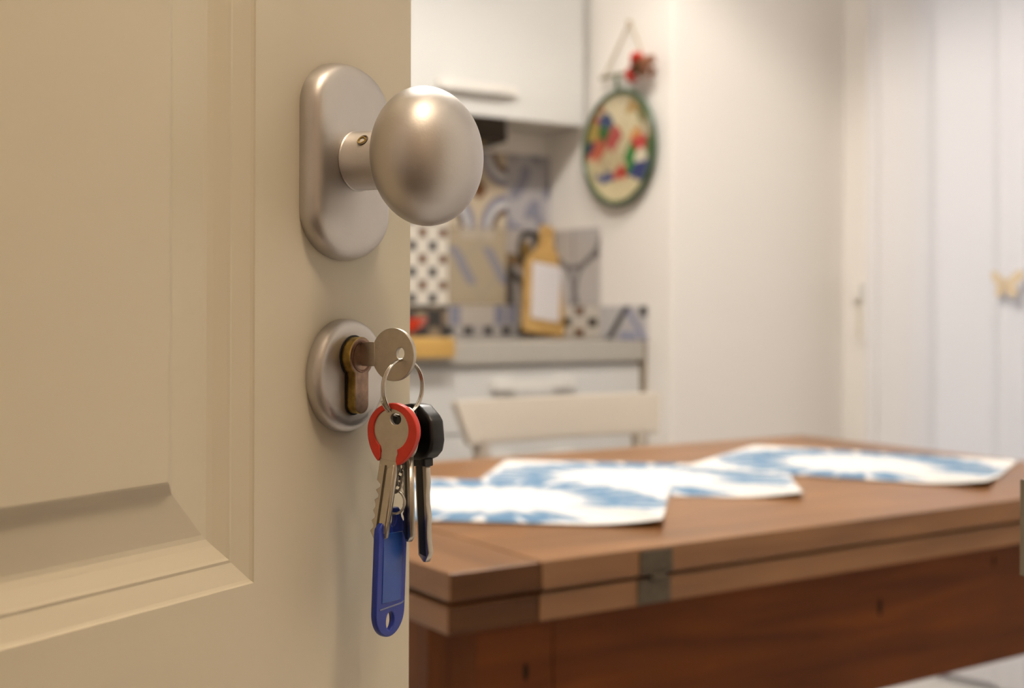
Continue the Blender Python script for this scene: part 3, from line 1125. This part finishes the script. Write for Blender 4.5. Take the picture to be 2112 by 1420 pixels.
ROWS = [(WTZ + .001, 1.044), (1.044, 1.284), (1.284, 1.524), (1.524, 1.590)]
C = [1.716 - .213 * k for k in range(5, 0, -1)]
cols = C + [1.716, 1.929, 2.142, XS]
pat_main = {(5, 0): p_dark, (5, 1): p_check, (5, 2): p_check, (6, 0): p_band, (6, 1): p_diamond, (6, 2): p_arcs, (7, 0): p_band, (7, 1): p_knotwork, (7, 2): p_wave}
cyc = [p_arcs, p_wave, p_check, p_diamond, p_knotwork, p_line]
G = .0009
for ci in range(len(cols) - 1):
    for ri, (z0, z1) in enumerate(ROWS):
        if ri == 3 and ci >= 6:
            continue
        x0, x1 = cols[ci], cols[ci + 1]
        pf = pat_main.get((ci, ri), cyc[(ci * 3 + ri * 2) % 6])
        n = 60 if ci >= 4 else 24
        w, h = x1 - x0 - 2 * G, z1 - z0 - 2 * G
        me = grid_print_me('tile', w, h, .0068, pf, n, n if h > .15 else n // 2)
        obj('tile', me, M['tile'], wall_back, frame(((x0 + x1) / 2, YB - .007, (z0 + z1) / 2), Vector((1, 0, 0)), UP, Vector((0, -1, 0))))
for y0, y1, z0, z1, pf, nn in ((3.020, YB - .008, 1.044, 1.284, p_line, 44), (3.020, YB - .008, WTZ + .001, 1.044, p_check2, 40), (2.797, 3.018, WTZ + .001, 1.044, p_chevron, 44)):
    me = grid_print_me('tile', y1 - y0 - 2 * G, z1 - z0 - 2 * G, .0068, pf, nn, nn)
    obj('tile', me, M['tile'], wall_side, frame((XS - .007, (y0 + y1) / 2, (z0 + z1) / 2), Vector((0, -1, 0)), UP, Vector((-1, 0, 0))))

# ------------------------------------------------------------------ things on the worktop
cbm = Matrix.Translation((2.220, 3.205, WTZ + .012)) @ Matrix.Rotation(math.radians(-9), 4, 'X') @ Matrix.Rotation(math.radians(8.5), 4, 'Y')
cb = empty('paddle_board', cbm, label='wooden paddle board with a pale panel leaning in the tiled corner', cat='cutting board')
bo = [(-.072, .0), (.072, .0), (.078, .006), (.078, .215), (.070, .235), (.045, .262), (.030, .282), (.024, .305), (.026, .338), (.018, .352), (-.018, .352), (-.026, .338),
      (-.024, .305), (-.030, .282), (-.045, .262), (-.070, .235), (-.078, .215), (-.078, .006)]
rx = Matrix.Rotation(PI / 2, 4, 'X')
obj('board', plate_me('board', [bo, ell(0, .327, .006, .006, 16)], .016, .003), M['beech'], cb, rx)
obj('pale_panel', plate_me('pale_panel', [[(-.053, .045), (.053, .045), (.053, .225), (-.053, .225)]], .003, .0005), M['paper'], cb, Matrix.Translation((0, -.009, 0)) @ rx)

pb = empty('pastry_board', Matrix.Translation((1.25, YF, WTZ)), label='yellow wooden board hooked over the worktop edge', cat='cutting board')
PBX = .390
box('board', 0, PBX, -.012, .30, .001, .016, M['beechx'], pb, bev=.002)
box('front_lip', 0, PBX, -.030, -.0125, -.034, .016, M['beechx'], pb, bev=.002)
bw = empty('red_bowl', Matrix.Translation((1.535, 2.92, WTZ + .016)), label='shiny red bowl standing on the yellow wooden board', cat='bowl')
obj('bowl_shell', lathe_me('bowl_shell', [(0, 0), (.04, 0), (.055, .010), (.085, .028), (.100, .048), (.102, .050), (.097, .049), (.080, .033), (.05, .016), (0, .010)], 40), M['bowl'], bw, smooth=True)
obj('bowl_filling', lathe_me('bowl_filling', [(.070, .028), (.060, .055), (.035, .068), (0, .072)], 24), M['blackpl'], bw, smooth=True, label='dark contents')

# ------------------------------------------------------------------ decorated plate on the niche wall
pc = Vector((XS, 2.910, 1.511))
# local x = towards the viewer side (-y world), y = up, z = into the room (-x world)
PM = frame(pc, Vector((0, -1, 0)), UP, Vector((-1, 0, 0)))
dp = empty('decorated_plate', PM, label='round green-rimmed plate with colourful painting hanging on the wall', cat='plate')
BL = [(-.05, .78, .30, .22, (.60, .52, .34)), (-.5, .35, .13, .20, (.05, .13, .04)), (-.45, .52, .14, .12, (.04, .06, .14)), (-.27, .17, .22, .18, (.40, .085, .075)),
      (-.7, 0, .20, .16, (.45, .12, .07)), (-.88, .08, .10, .12, (.03, .04, .08)), (-.83, .36, .14, .14, (.34, .24, .07)), (.25, .40, .25, .22, (.56, .48, .30)),
      (.56, .06, .18, .15, (.48, .065, .06)), (.42, .24, .16, .10, (.55, .26, .08)), (.27, -.20, .12, .22, (.05, .20, .05)), (.55, -.20, .18, .12, (.70, .63, .47)),
      (-.4, -.20, .33, .20, (.50, .41, .25)), (-.42, -.50, .16, .12, (.07, .09, .20)), (-.05, -.46, .16, .10, (.46, .06, .05)), (.55, -.43, .24, .15, (.05, .06, .16)),
      (-.1, -.75, .55, .16, (.58, .49, .30)), (.6, .55, .14, .14, (.22, .20, .07)), (.70, .28, .14, .12, (.50, .42, .28)), (.28, .70, .18, .10, (.42, .26, .08)),
      (0, .0, .18, .12, (.52, .44, .28)), (.78, -.05, .10, .14, (.10, .16, .06))]


_rp = random.Random(5)
BL2 = [(_rp.uniform(-.9, .9), _rp.uniform(-.9, .9), _rp.uniform(.08, .17), _rp.uniform(.06, .13), _rp.choice([(.34, .24, .07), (.20, .17, .05), (.07, .14, .05), (.42, .12, .07), (.62, .55, .40), (.10, .10, .17), (.40, .22, .08)])) for _ in range(46)]


def p_plate(x, y):
    best, col = 9, (.44, .37, .21)
    for bx_, by_, rx_, ry_, c in BL:
        d = math.hypot((x - bx_) / rx_, (y - by_) / ry_) / 1.5
        d += .25 * math.sin(x * 23 + by_ * 9) * math.sin(y * 19 + bx_ * 5)
        if d < 1.0 and d < best:
            best, col = d, c
    if best > 8:
        for bx_, by_, rx_, ry_, c in BL2:
            if math.hypot((x - bx_) / rx_, (y - by_) / ry_) + .2 * math.sin(x * 29 + y * 17) < 1:
                col = c
    s = math.sin(x * 41 + 3 * math.sin(y * 17)) * math.sin(y * 37 + 2 * math.sin(x * 13))
    if s > .72:
        col = tuple(c * .5 for c in col)
    return col


R = .172
verts, faces, fc = [(0, 0, .012)], [], []
NA, NRd = 140, 50
for j in range(1, NRd + 1):
    r = .162 * j / NRd
    z = .012 + .012 * max(0, (r / .162 - .6) / .4) ** 2
    for i in range(NA):
        a = 2 * PI * i / NA
        verts.append((r * math.cos(a), r * math.sin(a), z))
for i in range(NA):
    faces.append((0, 1 + i, 1 + (i + 1) % NA))
for j in range(NRd - 1):
    for i in range(NA):
        a, b = 1 + j * NA + i, 1 + j * NA + (i + 1) % NA
        faces.append((a, a + NA, b + NA, b))
me = bpy.data.meshes.new('plate_disc')
me.from_pydata(verts, [], faces)
ca = me.color_attributes.new('print', 'FLOAT_COLOR', 'POINT')
for k, v in enumerate(verts):
    ca.data[k].color = (*p_plate(v[0] / R / .94, v[1] / R / .94), 1)
obj('plate_disc', me, M['plate'], dp, smooth=True)
obj('plate_back', lathe_me('plate_back', [(0, .004), (.10, .004), (.15, .010), (.166, .020), (.163, .022)], 64), M['rim'], dp, smooth=True)
obj('plate_rim', tube_me('plate_rim', [(.165 * math.cos(2 * PI * i / 80), .165 * math.sin(2 * PI * i / 80), .024) for i in range(80)], .0085, 10, True), M['rim'], dp, smooth=True, label='dark green rim')
pinv = PM.inverted()


def onwall(px, py, off=.010):
    r = (px - 1056) / F
    # point on the plane x = XS
    c, s = math.cos(TH), math.sin(TH)
    y = (c * XS - r * s * XS) / (s + r * c)
    d = s * XS + c * y
    return pinv @ at(px, py, d) + Vector((0, 0, off))


obj('hanger_stick', tube_me('hanger_stick', [onwall(1250, 164, .02), onwall(1284, 156, .02), onwall(1325, 150, .02)], .006, 8), M['stick'], dp)
obj('hanger_link', tube_me('hanger_link', [onwall(1283, 158, .02), onwall(1284, 192, .02)], .0055, 8), M['rim'], dp)
obj('hanging_cord', tube_me('hanging_cord', [onwall(1252, 160, .014), onwall(1277, 103, .008), onwall(1302, 46, .006), onwall(1318, 82, .008), onwall(1334, 120, .014)], .0030, 8), M['cord'], dp)
obj('wall_hook', tube_me('wall_hook', [onwall(1302, 46, -.002), onwall(1302, 46, .016)], .005, 8), M['cord'], dp)


def blossom(c, r, n, m, seed):
    rnd = random.Random(seed)
    bm = bmesh.new()
    for k in range(n):
        d = Vector((rnd.uniform(-1, 1), rnd.uniform(-1, 1), rnd.uniform(0, 1))).normalized()
        s = d.orthogonal().normalized()
        t = d.cross(s)
        pts = [c + d * r * .2, c + d * r * .7 + s * r * .35, c + d * r, c + d * r * .7 - s * r * .35, c + d * r * .75 + t * r * .16]
        v = [bm.verts.new(p) for p in pts]
        bm.faces.new((v[0], v[1], v[4]))
        bm.faces.new((v[1], v[2], v[4]))
        bm.faces.new((v[2], v[3], v[4]))
        bm.faces.new((v[3], v[0], v[4]))
        bm.faces.new((v[3], v[2], v[1], v[0]))
    return obj('blossom', from_bm(bm, 'blossom'), m, dp, kind='stuff')


blossom(onwall(1325, 156, .03), .028, 60, M['flower'], 1).name = 'red_blossom'
blossom(onwall(1333, 126, .03), .027, 50, M['flower'], 2)
blossom(onwall(1356, 141, .03), .040, 70, M['flowerb'], 3)
blossom(onwall(1341, 143, .040), .024, 40, M['leafm'], 4)

# ------------------------------------------------------------------ curtain, clip, fitting
bm = bmesh.new()
NY, NZ = 260, 10
cy0, cy1 = 2.545, .75
rows = []
for j in range(NZ + 1):
    z = .02 + (2.58 - .02) * j / NZ
    row = []
    for i in range(NY + 1):
        t = i / NY
        y = cy0 + (cy1 - cy0) * t
        ph = t * 11 * 2 * PI + 1.6 * math.sin(t * 21) + .8 * math.sin(t * 47)
        amp = .016 + .012 * math.sin(t * 37 + 1) * .6
        x = XW - .075 + amp * math.sin(ph) + .006 * math.sin(t * 11 + z * .6)
        row.append(bm.verts.new((x, y, z)))
    rows.append(row)
for a, b in zip(rows, rows[1:]):
    for i in range(NY):
        bm.faces.new((a[i], a[i + 1], b[i + 1], b[i]))
obj('curtain', from_bm(bm, 'curtain'), M['curtain'], None, smooth=True, label='white sheer floor-length curtain hanging in soft pleats', cat='curtain')
rod = empty('curtain_rod', Matrix.Translation((XW - .075, .65, 2.60)), label='white curtain rod above the sheer curtain', cat='curtain rod')
obj('rod', tube_me('rod', [(0, 0, 0), (0, 1.98, 0)], .011, 12), M['whitepl'], rod)
for yy in (.05, 1.0, 1.92):
    obj('bracket', tube_me('bracket', [(0, yy, 0), (.075, yy, 0)], .008, 8), M['whitepl'], rod)

bp_ = at(2072, 586, 3.302)
bf = empty('butterfly_clip', frame(bp_, Vector((0, -1, 0)), UP, Vector((-1, 0, 0))), label='beige butterfly clip on the white curtain', cat='butterfly')
for s in (-1, 1):
    wing = [(s * .002, -.012), (s * .012, -.034), (s * .032, -.034), (s * .034, -.016), (s * .026, -.004), (s * .046, .010), (s * .052, .032), (s * .036, .036), (s * .016, .020), (s * .002, .006)]
    obj('wing', plate_me('wing', [wing], .004, .001), M['butterfly'], bf, Matrix.Rotation(s * .25, 4, 'Y'))
obj('body', tube_me('body', [(0, -.026, .003), (0, 0, .004), (0, .018, .003)], .004, 8, radii=[.002, .0045, .003]), M['butterfly'], bf)

fit = empty('shutter_strap_winder', frame(Vector((XW, 2.625, 1.035)), Vector((0, -1, 0)), UP, Vector((-1, 0, 0))), label='small white strap winder on the wall beside the curtain', cat='strap winder')
obj('cover_plate', box_me('cover_plate', -.022, .022, -.10, .09, 0, .008, .002), M['whitepl'], fit)
obj('housing', box_me('housing', -.015, .015, .03, .085, .007, .030, .006), M['whitepl'], fit)
obj('strap', box_me('strap', -.008, .008, -.085, .045, .0085, .0105), M['trim'], fit)
